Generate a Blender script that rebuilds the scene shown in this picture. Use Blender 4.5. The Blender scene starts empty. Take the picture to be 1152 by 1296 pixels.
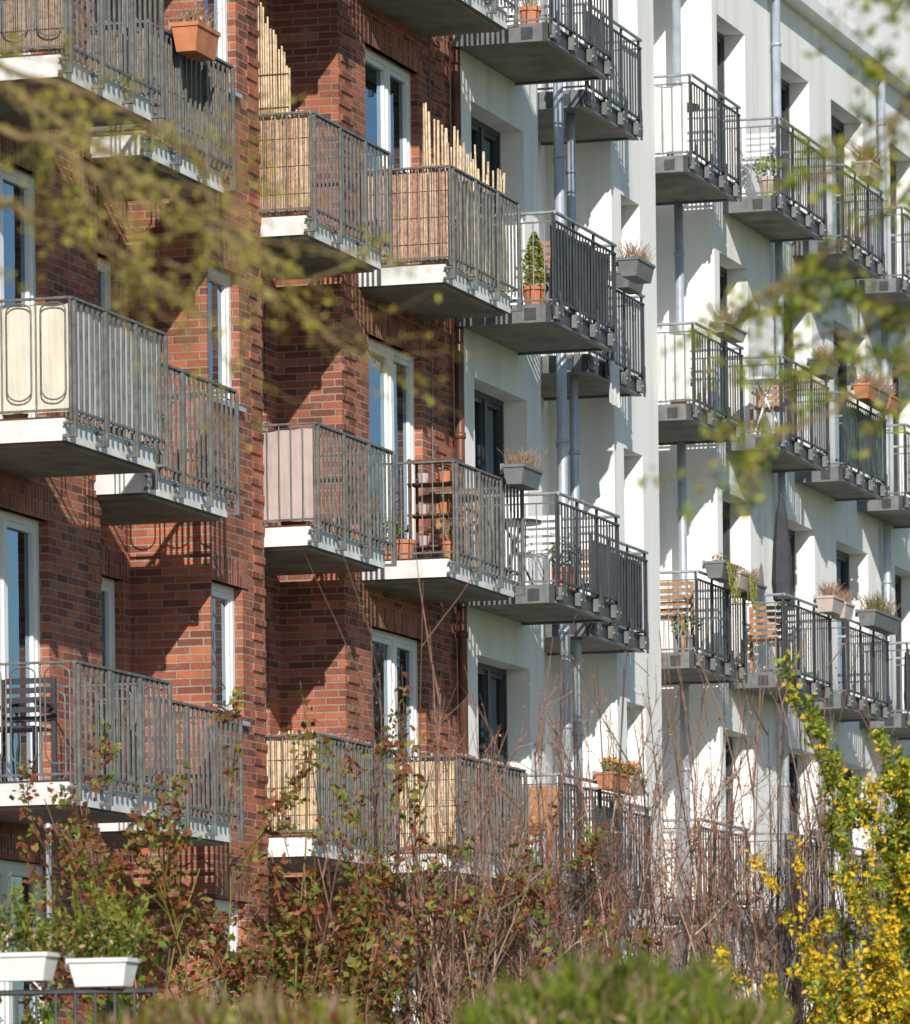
import bpy, math, random
from mathutils import Vector, Matrix
R = random.Random(7)
scene = bpy.context.scene
# ------------------------------------------------------------------ materials
def new_mat(name):
    m = bpy.data.materials.new(name); m.use_nodes = True
    nt = m.node_tree
    for n in list(nt.nodes): nt.nodes.remove(n)
    out = nt.nodes.new('ShaderNodeOutputMaterial')
    b = nt.nodes.new('ShaderNodeBsdfPrincipled')
    nt.links.new(b.outputs[0], out.inputs[0])
    return m, nt, b, out
def simple(name, col, rough=0.6, metal=0.0, var=0.25, scale=6.0, bump=0.0, spec=0.4, trans=0.0):
    m, nt, b, out = new_mat(name)
    tc = nt.nodes.new('ShaderNodeTexCoord')
    nz = nt.nodes.new('ShaderNodeTexNoise'); nz.inputs['Scale'].default_value = scale
    nz.inputs['Detail'].default_value = 6
    nt.links.new(tc.outputs['Object'], nz.inputs['Vector'])
    cr = nt.nodes.new('ShaderNodeValToRGB')
    cr.color_ramp.elements[0].position = 0.3; cr.color_ramp.elements[1].position = 0.7
    lo = [max(0, c*(1-var)) for c in col]; hi = [min(1, c*(1+var)) for c in col]
    cr.color_ramp.elements[0].color = (*lo, 1); cr.color_ramp.elements[1].color = (*hi, 1)
    nt.links.new(nz.outputs[0], cr.inputs[0]); nt.links.new(cr.outputs[0], b.inputs['Base Color'])
    b.inputs['Roughness'].default_value = rough; b.inputs['Metallic'].default_value = metal
    b.inputs['Specular IOR Level'].default_value = spec
    if bump:
        bp = nt.nodes.new('ShaderNodeBump'); bp.inputs['Strength'].default_value = bump
        bp.inputs['Distance'].default_value = 0.01
        nt.links.new(nz.outputs[0], bp.inputs['Height']); nt.links.new(bp.outputs[0], b.inputs['Normal'])
    if trans:
        t = nt.nodes.new('ShaderNodeBsdfTranslucent'); nt.links.new(cr.outputs[0], t.inputs[0])
        mx = nt.nodes.new('ShaderNodeMixShader'); mx.inputs[0].default_value = trans
        nt.links.new(b.outputs[0], mx.inputs[1]); nt.links.new(t.outputs[0], mx.inputs[2])
        nt.links.new(mx.outputs[0], out.inputs[0])
    return m
def brick_mat(name, soldier=False):
    m, nt, b, out = new_mat(name)
    N = nt.nodes; L = nt.links
    tc = N.new('ShaderNodeTexCoord'); sp = N.new('ShaderNodeSeparateXYZ'); L.new(tc.outputs['Object'], sp.inputs[0])
    ad = N.new('ShaderNodeMath'); ad.operation = 'ADD'; L.new(sp.outputs[0], ad.inputs[0]); L.new(sp.outputs[1], ad.inputs[1])
    cb = N.new('ShaderNodeCombineXYZ')
    if soldier: L.new(sp.outputs[2], cb.inputs[0]); L.new(ad.outputs[0], cb.inputs[1])
    else: L.new(ad.outputs[0], cb.inputs[0]); L.new(sp.outputs[2], cb.inputs[1])
    # slight waviness so courses are not ruler-straight
    nw = N.new('ShaderNodeTexNoise'); nw.inputs['Scale'].default_value = 4; L.new(tc.outputs['Object'], nw.inputs['Vector'])
    vm = N.new('ShaderNodeVectorMath'); vm.operation = 'MULTIPLY_ADD'; vm.inputs[1].default_value = (.012, .008, 0)
    L.new(nw.outputs['Color'], vm.inputs[0]); L.new(cb.outputs[0], vm.inputs[2])
    bt = N.new('ShaderNodeTexBrick'); L.new(vm.outputs[0], bt.inputs['Vector'])
    bt.inputs['Scale'].default_value = 1; bt.inputs['Brick Width'].default_value = 0.25
    bt.inputs['Row Height'].default_value = 0.07; bt.inputs['Mortar Size'].default_value = 0.0085
    bt.inputs['Mortar Smooth'].default_value = 0.2; bt.inputs['Bias'].default_value = -.12
    bt.inputs['Color1'].default_value = (0.49, 0.165, 0.092, 1); bt.inputs['Color2'].default_value = (0.135, 0.058, 0.05, 1); bt.inputs['Mortar'].default_value = (0.36, 0.29, 0.24, 1)
    nz = N.new('ShaderNodeTexNoise'); nz.inputs['Scale'].default_value = 1.3; nz.inputs['Detail'].default_value = 9; nz.inputs['Roughness'].default_value = .65
    L.new(tc.outputs['Object'], nz.inputs['Vector'])
    cr = N.new('ShaderNodeValToRGB'); cr.color_ramp.elements[0].position = .3; cr.color_ramp.elements[1].position = .72
    cr.color_ramp.elements[0].color = (.58, .56, .57, 1); cr.color_ramp.elements[1].color = (1.2, 1.12, 1.05, 1)
    L.new(nz.outputs[0], cr.inputs[0])
    mx = N.new('ShaderNodeMix'); mx.data_type = 'RGBA'; mx.blend_type = 'MULTIPLY'; mx.inputs[0].default_value = 1
    L.new(bt.outputs['Color'], mx.inputs[6]); L.new(cr.outputs[0], mx.inputs[7])
    # efflorescence
    ne = N.new('ShaderNodeTexNoise'); ne.inputs['Scale'].default_value = 7; ne.inputs['Detail'].default_value = 5; L.new(tc.outputs['Object'], ne.inputs['Vector'])
    ce = N.new('ShaderNodeValToRGB'); ce.color_ramp.elements[0].position = .58; ce.color_ramp.elements[1].position = .85
    ce.color_ramp.elements[0].color = (0,0,0,1); ce.color_ramp.elements[1].color = (.5,.5,.5,1); L.new(ne.outputs[0], ce.inputs[0])
    m2 = N.new('ShaderNodeMix'); m2.data_type = 'RGBA'; L.new(ce.outputs[0], m2.inputs[0]); L.new(mx.outputs[2], m2.inputs[6]); m2.inputs[7].default_value = (.42,.32,.27,1)
    L.new(m2.outputs[2], b.inputs['Base Color'])
    b.inputs['Roughness'].default_value = .85; b.inputs['Specular IOR Level'].default_value = .2
    inv = N.new('ShaderNodeMath'); inv.operation = 'SUBTRACT'; inv.inputs[0].default_value = 1; L.new(bt.outputs['Fac'], inv.inputs[1])
    nz2 = N.new('ShaderNodeTexNoise'); nz2.inputs['Scale'].default_value = 30; L.new(tc.outputs['Object'], nz2.inputs['Vector'])
    ma = N.new('ShaderNodeMath'); ma.operation = 'MULTIPLY_ADD'; ma.inputs[1].default_value = .6
    L.new(nz2.outputs[0], ma.inputs[0]); L.new(inv.outputs[0], ma.inputs[2])
    bp = N.new('ShaderNodeBump'); bp.inputs['Strength'].default_value = .9; bp.inputs['Distance'].default_value = .014
    L.new(ma.outputs[0], bp.inputs['Height']); L.new(bp.outputs[0], b.inputs['Normal'])
    return m
def stucco_mat():
    m, nt, b, out = new_mat('white_render'); N = nt.nodes; L = nt.links
    tc = N.new('ShaderNodeTexCoord'); mp = N.new('ShaderNodeMapping'); mp.inputs['Scale'].default_value = (2.2, 2.2, .25)
    L.new(tc.outputs['Object'], mp.inputs[0])
    nz = N.new('ShaderNodeTexNoise'); nz.inputs['Scale'].default_value = 1.5; nz.inputs['Detail'].default_value = 8; L.new(mp.outputs[0], nz.inputs[0])
    cr = N.new('ShaderNodeValToRGB'); cr.color_ramp.elements[0].position = .28; cr.color_ramp.elements[1].position = .55
    cr.color_ramp.elements[0].color = (.76, .74, .72, 1); cr.color_ramp.elements[1].color = (.89, .875, .855, 1)
    L.new(nz.outputs[0], cr.inputs[0]); L.new(cr.outputs[0], b.inputs['Base Color'])
    b.inputs['Roughness'].default_value = .9; b.inputs['Specular IOR Level'].default_value = .15
    n2 = N.new('ShaderNodeTexNoise'); n2.inputs['Scale'].default_value = 60; L.new(tc.outputs['Object'], n2.inputs[0])
    bp = N.new('ShaderNodeBump'); bp.inputs['Strength'].default_value = .4; bp.inputs['Distance'].default_value = .004
    L.new(n2.outputs[0], bp.inputs['Height']); L.new(bp.outputs[0], b.inputs['Normal'])
    return m
def glass_mat():
    m = bpy.data.materials.new('window_glass'); m.use_nodes = True; nt = m.node_tree
    for n in list(nt.nodes): nt.nodes.remove(n)
    N = nt.nodes; L = nt.links
    out = N.new('ShaderNodeOutputMaterial'); mx = N.new('ShaderNodeMixShader')
    tr = N.new('ShaderNodeBsdfTransparent'); tr.inputs[0].default_value = (.6, .66, .68, 1)
    gl = N.new('ShaderNodeBsdfGlossy'); gl.inputs['Roughness'].default_value = .01; gl.inputs[0].default_value = (.60, .82, 1, 1)
    fr = N.new('ShaderNodeFresnel'); fr.inputs[0].default_value = 4.4
    tc = N.new('ShaderNodeTexCoord'); nz = N.new('ShaderNodeTexNoise'); nz.inputs['Scale'].default_value = 1.3
    L.new(tc.outputs['Object'], nz.inputs[0]); bp = N.new('ShaderNodeBump'); bp.inputs['Strength'].default_value = .25; bp.inputs['Distance'].default_value = .02
    L.new(nz.outputs[0], bp.inputs['Height']); L.new(bp.outputs[0], gl.inputs['Normal'])
    L.new(fr.outputs[0], mx.inputs[0]); L.new(tr.outputs[0], mx.inputs[1]); L.new(gl.outputs[0], mx.inputs[2]); L.new(mx.outputs[0], out.inputs[0])
    return m
M = {}
M['brick'] = brick_mat('red_brick'); M['soldier'] = brick_mat('soldier_brick', True)
M['stucco'] = stucco_mat(); M['glass'] = glass_mat()
def S(k, *a, **kw): M[k] = simple(k, *a, **kw)
S('white_paint', (.80, .80, .79), .5, var=.06, scale=3)
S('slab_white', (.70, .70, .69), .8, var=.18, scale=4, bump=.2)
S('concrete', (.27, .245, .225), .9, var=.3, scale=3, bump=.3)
S('galv', (.40, .42, .44), .45, .4, var=.25, scale=9)
S('rail_grey', (.14, .145, .14), .5, .1, var=.35, scale=12)
S('anthracite', (.055, .058, .064), .5, .1, var=.3, scale=8)
S('steel_grey', (.18, .185, .19), .5, .2, var=.25, scale=8)
S('dark_frame', (.04, .045, .05), .4, var=.2)
S('brown_pipe', (.16, .07, .045), .4, .3, var=.3)
S('zinc', (.42, .47, .53), .45, .3, var=.15)
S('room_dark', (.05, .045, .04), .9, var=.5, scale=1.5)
S('curtain', (.70, .68, .64), .9, var=.15, scale=8, trans=.3)
S('reed_brown', (.40, .24, .165), .85, var=.4, scale=25)
S('reed_grey', (.26, .21, .16), .85, var=.35, scale=25)
S('bamboo', (.62, .48, .30), .6, var=.35, scale=14)
S('reed_pale', (.50, .37, .26), .8, var=.35, scale=16)
S('fabric_cream', (.82, .78, .66), .9, var=.05, scale=5, trans=.25)
S('fabric_pink', (.58, .47, .44), .9, var=.1, scale=5, trans=.2)
S('fabric_white', (.80, .80, .80), .9, var=.04, scale=5, trans=.25)
S('fabric_grey', (.06, .063, .07), .9, var=.2, scale=5)
S('fabric_green', (.10, .20, .15), .9, var=.6, scale=9)
S('terracotta', (.52, .20, .10), .8, var=.2)
S('planter_grey', (.16, .165, .175), .6, var=.2)
S('planter_beige', (.50, .42, .38), .7, var=.15)
S('planter_white', (.74, .74, .74), .6, var=.08)
S('soil', (.05, .035, .025), .95)
S('wood', (.38, .20, .10), .6, var=.3, scale=20)
S('dark_wood', (.12, .065, .04), .6, var=.3, scale=20)
S('red_plastic', (.60, .03, .03), .4)
S('parasol_cloth', (.05, .05, .06), .9)
S('bark', (.15, .10, .07), .9, var=.3, scale=30)
S('bark_yellow', (.20, .14, .06), .85, var=.4, scale=20)
S('twig_red', (.32, .17, .12), .8, var=.35, scale=15)
S('twig_tan', (.46, .32, .24), .8, var=.3, scale=15)
S('leaf_green', (.10, .17, .025), .6, var=.5, scale=10, trans=.35)
S('leaf_lime', (.34, .38, .05), .6, var=.35, scale=10, trans=.4)
S('leaf_bright', (.17, .27, .03), .6, var=.4, scale=10, trans=.4)
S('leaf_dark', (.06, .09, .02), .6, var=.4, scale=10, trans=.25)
S('leaf_red', (.25, .08, .035), .5, var=.5, scale=12, trans=.3)
S('leaf_olive', (.24, .22, .04), .6, var=.4, scale=12, trans=.3)
S('bud', (.38, .34, .04), .6, var=.4, scale=12, trans=.3)
S('petal_yellow', (.82, .56, .02), .6, var=.2, scale=12, trans=.35)
S('petal_orange', (.85, .22, .03), .6, var=.3, scale=12, trans=.3)
S('dry_plant', (.40, .27, .18), .9, var=.4, scale=20)
S('grass', (.07, .10, .03), .95, var=.5, scale=1.5, bump=.5)
S('paving', (.30, .29, .27), .9, var=.2, scale=4)

# ------------------------------------------------------------------ mesh builder
class MB:
    def __init__(s): s.v = []; s.f = []; s.m = []; s.mats = []
    def mi(s, k):
        if k not in s.mats: s.mats.append(k)
        return s.mats.index(k)
    def face(s, pts, k):
        n = len(s.v); s.v.extend([tuple(p) for p in pts]); s.f.append(tuple(range(n, n+len(pts)))); s.m.append(s.mi(k))
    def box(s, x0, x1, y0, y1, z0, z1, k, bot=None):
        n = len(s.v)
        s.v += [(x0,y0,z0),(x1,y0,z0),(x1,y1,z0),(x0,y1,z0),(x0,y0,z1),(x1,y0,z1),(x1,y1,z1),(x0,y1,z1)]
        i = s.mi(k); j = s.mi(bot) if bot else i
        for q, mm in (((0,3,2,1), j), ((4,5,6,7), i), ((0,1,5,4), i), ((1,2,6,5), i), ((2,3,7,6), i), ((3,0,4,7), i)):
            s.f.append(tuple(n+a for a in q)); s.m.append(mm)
    def tube(s, pts, rads, k, seg=4, cap=True):
        pts = [Vector(p) for p in pts]; n0 = len(s.v); i = s.mi(k)
        if not isinstance(rads, (list, tuple)): rads = [rads]*len(pts)
        for a, p in enumerate(pts):
            t = (pts[min(a+1, len(pts)-1)] - pts[max(a-1, 0)])
            if t.length < 1e-7: t = Vector((0,0,1))
            t.normalize()
            ref = Vector((1,0,0)) if abs(t.x) < .8 else Vector((0,1,0))
            u = t.cross(ref).normalized(); w = t.cross(u)
            for q in range(seg):
                an = 2*math.pi*q/seg
                s.v.append(tuple(p + (u*math.cos(an) + w*math.sin(an))*rads[a]))
        for a in range(len(pts)-1):
            for q in range(seg):
                q2 = (q+1) % seg
                s.f.append((n0+a*seg+q, n0+a*seg+q2, n0+(a+1)*seg+q2, n0+(a+1)*seg+q)); s.m.append(i)
        if cap:
            s.f.append(tuple(n0+q for q in range(seg))[::-1]); s.m.append(i)
            e = n0+(len(pts)-1)*seg
            s.f.append(tuple(e+q for q in range(seg))); s.m.append(i)
    def lathe(s, c, prof, k, seg=14):
        n0 = len(s.v); i = s.mi(k)
        for (r, z) in prof:
            for q in range(seg):
                an = 2*math.pi*q/seg; s.v.append((c[0]+r*math.cos(an), c[1]+r*math.sin(an), c[2]+z))
        for a in range(len(prof)-1):
            for q in range(seg):
                q2 = (q+1) % seg
                s.f.append((n0+a*seg+q, n0+a*seg+q2, n0+(a+1)*seg+q2, n0+(a+1)*seg+q)); s.m.append(i)
    def leaf(s, p, size, k, rnd=R, narrow=.5):
        d = Vector((rnd.gauss(0,1), rnd.gauss(0,1), rnd.gauss(0,1))).normalized()
        e = d.cross(Vector((rnd.gauss(0,1), rnd.gauss(0,1), rnd.gauss(0,1)))).normalized()
        p = Vector(p); a = d*size; b = e*size*narrow
        s.face([p-a*.5, p+b*.5, p+a*.5, p-b*.5], k)
    def obj(s, name, parent=None, smooth=False):
        me = bpy.data.meshes.new(name); me.from_pydata(s.v, [], s.f)
        for k in s.mats: me.materials.append(M[k])
        me.polygons.foreach_set('material_index', s.m)
        if smooth: me.polygons.foreach_set('use_smooth', [True]*len(me.polygons))
        me.update()
        o = bpy.data.objects.new(name, me); scene.collection.objects.link(o)
        if parent: o.parent = parent
        return o
def empty(name):
    o = bpy.data.objects.new(name, None); scene.collection.objects.link(o); return o

# ------------------------------------------------------------------ walls
FL = [1.88, 4.68, 7.48, 10.28, 13.08]
def wall(mb, x0, x1, y, z0, z1, ops, k, depth):
    xs = sorted({x0, x1, *[o[0] for o in ops], *[o[1] for o in ops]})
    zs = sorted({z0, z1, *[o[2] for o in ops], *[o[3] for o in ops]})
    for a in range(len(xs)-1):
        for b in range(len(zs)-1):
            cx = (xs[a]+xs[a+1])/2; cz = (zs[b]+zs[b+1])/2
            if any(o[0] < cx < o[1] and o[2] < cz < o[3] for o in ops): continue
            mb.face([(xs[a],y,zs[b]),(xs[a+1],y,zs[b]),(xs[a+1],y,zs[b+1]),(xs[a],y,zs[b+1])], k)
    for (a, b, c, d) in ops:
        Y = y+depth
        mb.face([(a,y,c),(a,y,d),(a,Y,d),(a,Y,c)], k); mb.face([(b,y,c),(b,Y,c),(b,Y,d),(b,y,d)], k)
        mb.face([(a,y,d),(b,y,d),(b,Y,d),(a,Y,d)], k); mb.face([(a,y,c),(a,Y,c),(b,Y,c),(b,y,c)], k)
def window(fr, gl, x0, x1, y, z0, z1, fk, split, rnd, door=False):
    t = .06
    fr.box(x0, x0+t, y-.05, y+.02, z0, z1, fk); fr.box(x1-t, x1, y-.05, y+.02, z0, z1, fk)
    fr.box(x0+t, x1-t, y-.05, y+.02, z1-t, z1, fk); fr.box(x0+t, x1-t, y-.05, y+.02, z0, z0+t*1.3, fk)
    w = x1-x0-2*t
    cuts = [x0+t] + [x0+t+w*s for s in split] + [x1-t]
    for i, c in enumerate(cuts[1:-1]): fr.box(c-.045, c+.045, y-.055, y+.015, z0+t*1.3, z1-t, fk)
    for i in range(len(cuts)-1):   # sash frames
        a = cuts[i]+(.045 if i else 0); b = cuts[i+1]-(.045 if i < len(cuts)-2 else 0)
        q = .05
        fr.box(a, a+q, y-.035, y+.01, z0+.08, z1-t, fk); fr.box(b-q, b, y-.035, y+.01, z0+.08, z1-t, fk)
        fr.box(a+q, b-q, y-.035, y+.01, z1-t-q, z1-t, fk); fr.box(a+q, b-q, y-.035, y+.01, z0+.08, z0+.08+q, fk)
    gl.face([(x0+t,y,z0+t),(x1-t,y,z0+t),(x1-t,y,z1-t),(x0+t,y,z1-t)], 'glass')
    # room behind
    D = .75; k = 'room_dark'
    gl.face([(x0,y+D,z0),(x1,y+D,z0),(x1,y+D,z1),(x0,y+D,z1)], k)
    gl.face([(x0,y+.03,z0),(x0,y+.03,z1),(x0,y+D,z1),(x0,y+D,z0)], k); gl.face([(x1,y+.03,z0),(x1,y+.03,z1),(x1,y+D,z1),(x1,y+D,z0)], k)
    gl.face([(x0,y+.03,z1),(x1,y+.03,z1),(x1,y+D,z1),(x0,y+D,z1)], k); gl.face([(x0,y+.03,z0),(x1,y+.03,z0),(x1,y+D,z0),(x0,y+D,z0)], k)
    # curtains, folded
    if rnd.random() < .5:
        a = x0+t; wd = w*rnd.choice([.2, .3, .45, .6]); zz = z0+.1 if rnd.random() < .7 else z0+(z1-z0)*.5
        if rnd.random() < .5: a = x1-t-wd
        n = max(4, int(wd/.04))
        for i in range(n):
            xa = a+wd*i/n; xb = a+wd*(i+1)/n
            ya = y+.12+(.025 if i % 2 else 0); yb = y+.12+(0 if i % 2 else .025)
            gl.face([(xa,ya,zz),(xb,yb,zz),(xb,yb,z1-.08),(xa,ya,z1-.08)], 'curtain')
rw = random.Random(3)
# brick building
bb = empty('brick_apartment_building')
wl = MB(); fr = MB(); gl = MB()
TOPB = 17.4
def brick_section(x0, x1, y, cols, z1=TOPB, k='brick', depth=.13, fk='white_paint'):
    ops = []
    for (a, b, sill, head, split) in cols:
        for f in FL: ops.append((a, b, f+sill, f+head))
    wall(wl, x0, x1, y, 0, z1, ops, k, depth)
    for (a, b, sill, head, split) in cols:
        for f in FL:
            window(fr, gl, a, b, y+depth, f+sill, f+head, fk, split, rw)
            if k == 'brick':
                wl.box(max(a-.12, x0+.01), min(b+.12, x1-.01), y-.012, y+.05, f+head, f+head+.25, 'soldier')
                if sill > .3: fr.box(a-.02, b+.02, y-.05, y+depth, f+sill-.035, f+sill+.004, 'zinc')
            else:
                if sill > .3: fr.box(a+.002, b-.002, y-.03, y+depth, f+sill, f+sill+.02, 'zinc')
def ret(x, y0, y1, z1, k):
    wl.face([(x,y0,0),(x,y1,0),(x,y1,z1),(x,y0,z1)], k)
YS = .84
brick_section(30, 46.44, .1, [(33.2,34.9,.05,2.25,[.6]), (37.5,39.2,.05,2.25,[.6]), (41.0,41.9,1.0,2.25,[.5]), (43.5,45.2,.05,2.3,[.55])])
ret(46.44, .1, YS, TOPB, 'brick')
brick_section(46.44, 49.2, YS, [(47.7,49.0,.05,2.2,[.55])])
ret(49.2, .1, YS, TOPB, 'brick')
brick_section(49.2, 50.7, .1, [(49.24,50.08,1.0,2.2,[])])
ret(50.7, .1, YS, TOPB, 'brick')
brick_section(50.7, 53.35, YS, [(51.6,53.0,.05,2.2,[.5])])
ret(53.35, .2, YS, TOPB, 'brick')
brick_section(53.35, 57.0, .2, [(54.2,55.92,.05,2.22,[.58])])
# proud brick courses on the leading edges of the piers
for (x, y, w) in ((50.33, .1, .36), (53.35, .2, .42), (46.1, .1, .33), (56.3, .2, .4)):
    z = .42; i = 0
    while z < TOPB-.2:
        wl.box(x+.004+(0.0 if i % 2 else .06), x+w-.004-(.06 if i % 2 else 0), y-.016, y+.03, z+.004, z+.064, 'brick'); z += .14; i += 1
wl.box(30, 57, 1.95, 12, 0, TOPB-.05, 'brick'); wl.box(29.9, 57, -.05, 12.1, TOPB, TOPB+.18, 'zinc')
wl.face([(30,.1,0),(30,2,0),(30,2,TOPB),(30,.1,TOPB)], 'brick')
wl.face([(57,.2,0),(57,2,0),(57,2,TOPB),(57,.2,TOPB)], 'brick')
wl.obj('walls', bb); fr.obj('window_frames', bb); gl.obj('window_panes', bb)
dp = MB(); dp.tube([(56.88,.1,0),(56.88,.1,TOPB)], .05, 'brown_pipe', 10); 
for z in range(1, 17, 2): dp.tube([(56.88,.1,z),(56.88,.1,z+.06)], .062, 'brown_pipe', 10)
# thin cable on the brickwork
dp.tube([(56.2,.185,3.0),(56.21,.17,6.4),(56.19,.18,9.1),(56.22,.17,12.5),(56.2,.18,17)], .008, 'planter_grey', 5)
dp.obj('downpipe', bb, True)
# white building
wb = empty('white_apartment_building')
wl = MB(); fr = MB(); gl = MB(); TOPW = 16.0
def ws(x0, x1, y, cols): brick_section(x0, x1, y, cols, TOPW, 'stucco', .30, 'dark_frame')
wl.face([(57.0,.1,0),(57.0,.9,0),(57.0,.9,TOPW),(57.0,.1,TOPW)], 'stucco')
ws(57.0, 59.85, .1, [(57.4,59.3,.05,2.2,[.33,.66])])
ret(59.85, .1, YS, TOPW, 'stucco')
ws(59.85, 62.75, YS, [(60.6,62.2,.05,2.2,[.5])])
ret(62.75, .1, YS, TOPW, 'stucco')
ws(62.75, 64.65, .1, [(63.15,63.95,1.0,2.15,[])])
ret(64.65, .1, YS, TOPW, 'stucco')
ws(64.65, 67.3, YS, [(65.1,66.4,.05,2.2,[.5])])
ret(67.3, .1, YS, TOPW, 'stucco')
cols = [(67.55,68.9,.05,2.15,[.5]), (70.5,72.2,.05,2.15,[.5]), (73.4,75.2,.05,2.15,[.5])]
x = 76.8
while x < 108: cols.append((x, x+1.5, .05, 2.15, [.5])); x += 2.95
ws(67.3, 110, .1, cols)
wl.box(57, 110, 1.95+.2, 12, 0, TOPW-.05, 'stucco')
wl.box(57.0, 110, -.12, 12.1, TOPW, TOPW+.16, 'white_paint'); wl.box(57.4, 109, 1.3, 11, TOPW+.16, TOPW+2.9, 'stucco'); wl.box(57.2, 109.2, .9, 11.2, TOPW+2.9, TOPW+3.1, 'white_paint')
wl.obj('walls', wb); fr.obj('window_frames', wb); gl.obj('window_panes', wb)
dp = MB()
for (x, y, r) in ((59.95,-.1,.055), (60.25,.0,.045), (60.95,.05,.05), (70.1,.0,.05), (75.9,.0,.05), (66.9,.42,.055)):
    dp.tube([(x,y,0),(x,y,TOPW)], r, 'zinc', 10)
    for z in range(1, 16): dp.tube([(x,y,z*1.0+.3),(x,y,z*1.0+.34)], r*1.25, 'zinc', 10)
dp.obj('downpipes', wb, True)
pl = MB(); 
# plinth in dark brick below the white wall
pl.box(57.05, 59.8, -.02, .097, 0, 3.6, 'brick'); pl.box(67.35, 110, -.02, .097, 0, 3.2, 'brick'); pl.box(62.8, 64.6, -.02, .097, 0, 3.6, 'brick')
pl.obj('plinth', wb)

# ------------------------------------------------------------------ balconies
RH = .92
def rods(mb, p0, p1, z0, z1, k, sp, r, rnd, jit=.0, side='x', lean=.006):
    L = math.dist(p0, p1); n = int(L/sp)
    for i in range(n+1):
        t = i/max(1, n); x = p0[0]+(p1[0]-p0[0])*t; y = p0[1]+(p1[1]-p0[1])*t
        rr = r*rnd.uniform(.75, 1.2); zt = z1(t) if callable(z1) else z1
        kk = rnd.choice(k) if isinstance(k, (list, tuple)) else k
        mb.tube([(x+rnd.uniform(-.003,.003), y+rnd.uniform(-.003,.003), z0), (x+rnd.uniform(-lean,lean), y+rnd.uniform(-lean,lean), zt+rnd.uniform(-jit, jit))], rr, kk, 5)
def cloth(mb, p0, p1, z0, z1, k, rnd):
    n = 24; mz = 5; pts = []
    dx = p1[0]-p0[0]; dy = p1[1]-p0[1]; L = math.hypot(dx, dy); nx, ny = -dy/L, dx/L
    ph = rnd.random()*6
    for i in range(n+1):
        col = []
        for j in range(mz+1):
            t = i/n; u = j/mz; o = .010*math.sin(t*13+ph+u*2)+.008*math.sin(t*29+u*4+ph*2)+.004*math.sin(u*9+t*5)
            zz = z0+(z1-z0)*u - (.02*abs(math.sin(t*9+ph)) if j == mz else 0)
            col.append((p0[0]+dx*t+nx*o, p0[1]+dy*t+ny*o, zz))
        pts.append(col)
    for i in range(n):
        for j in range(mz): mb.face([pts[i][j], pts[i+1][j], pts[i+1][j+1], pts[i][j+1]], k)
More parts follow.
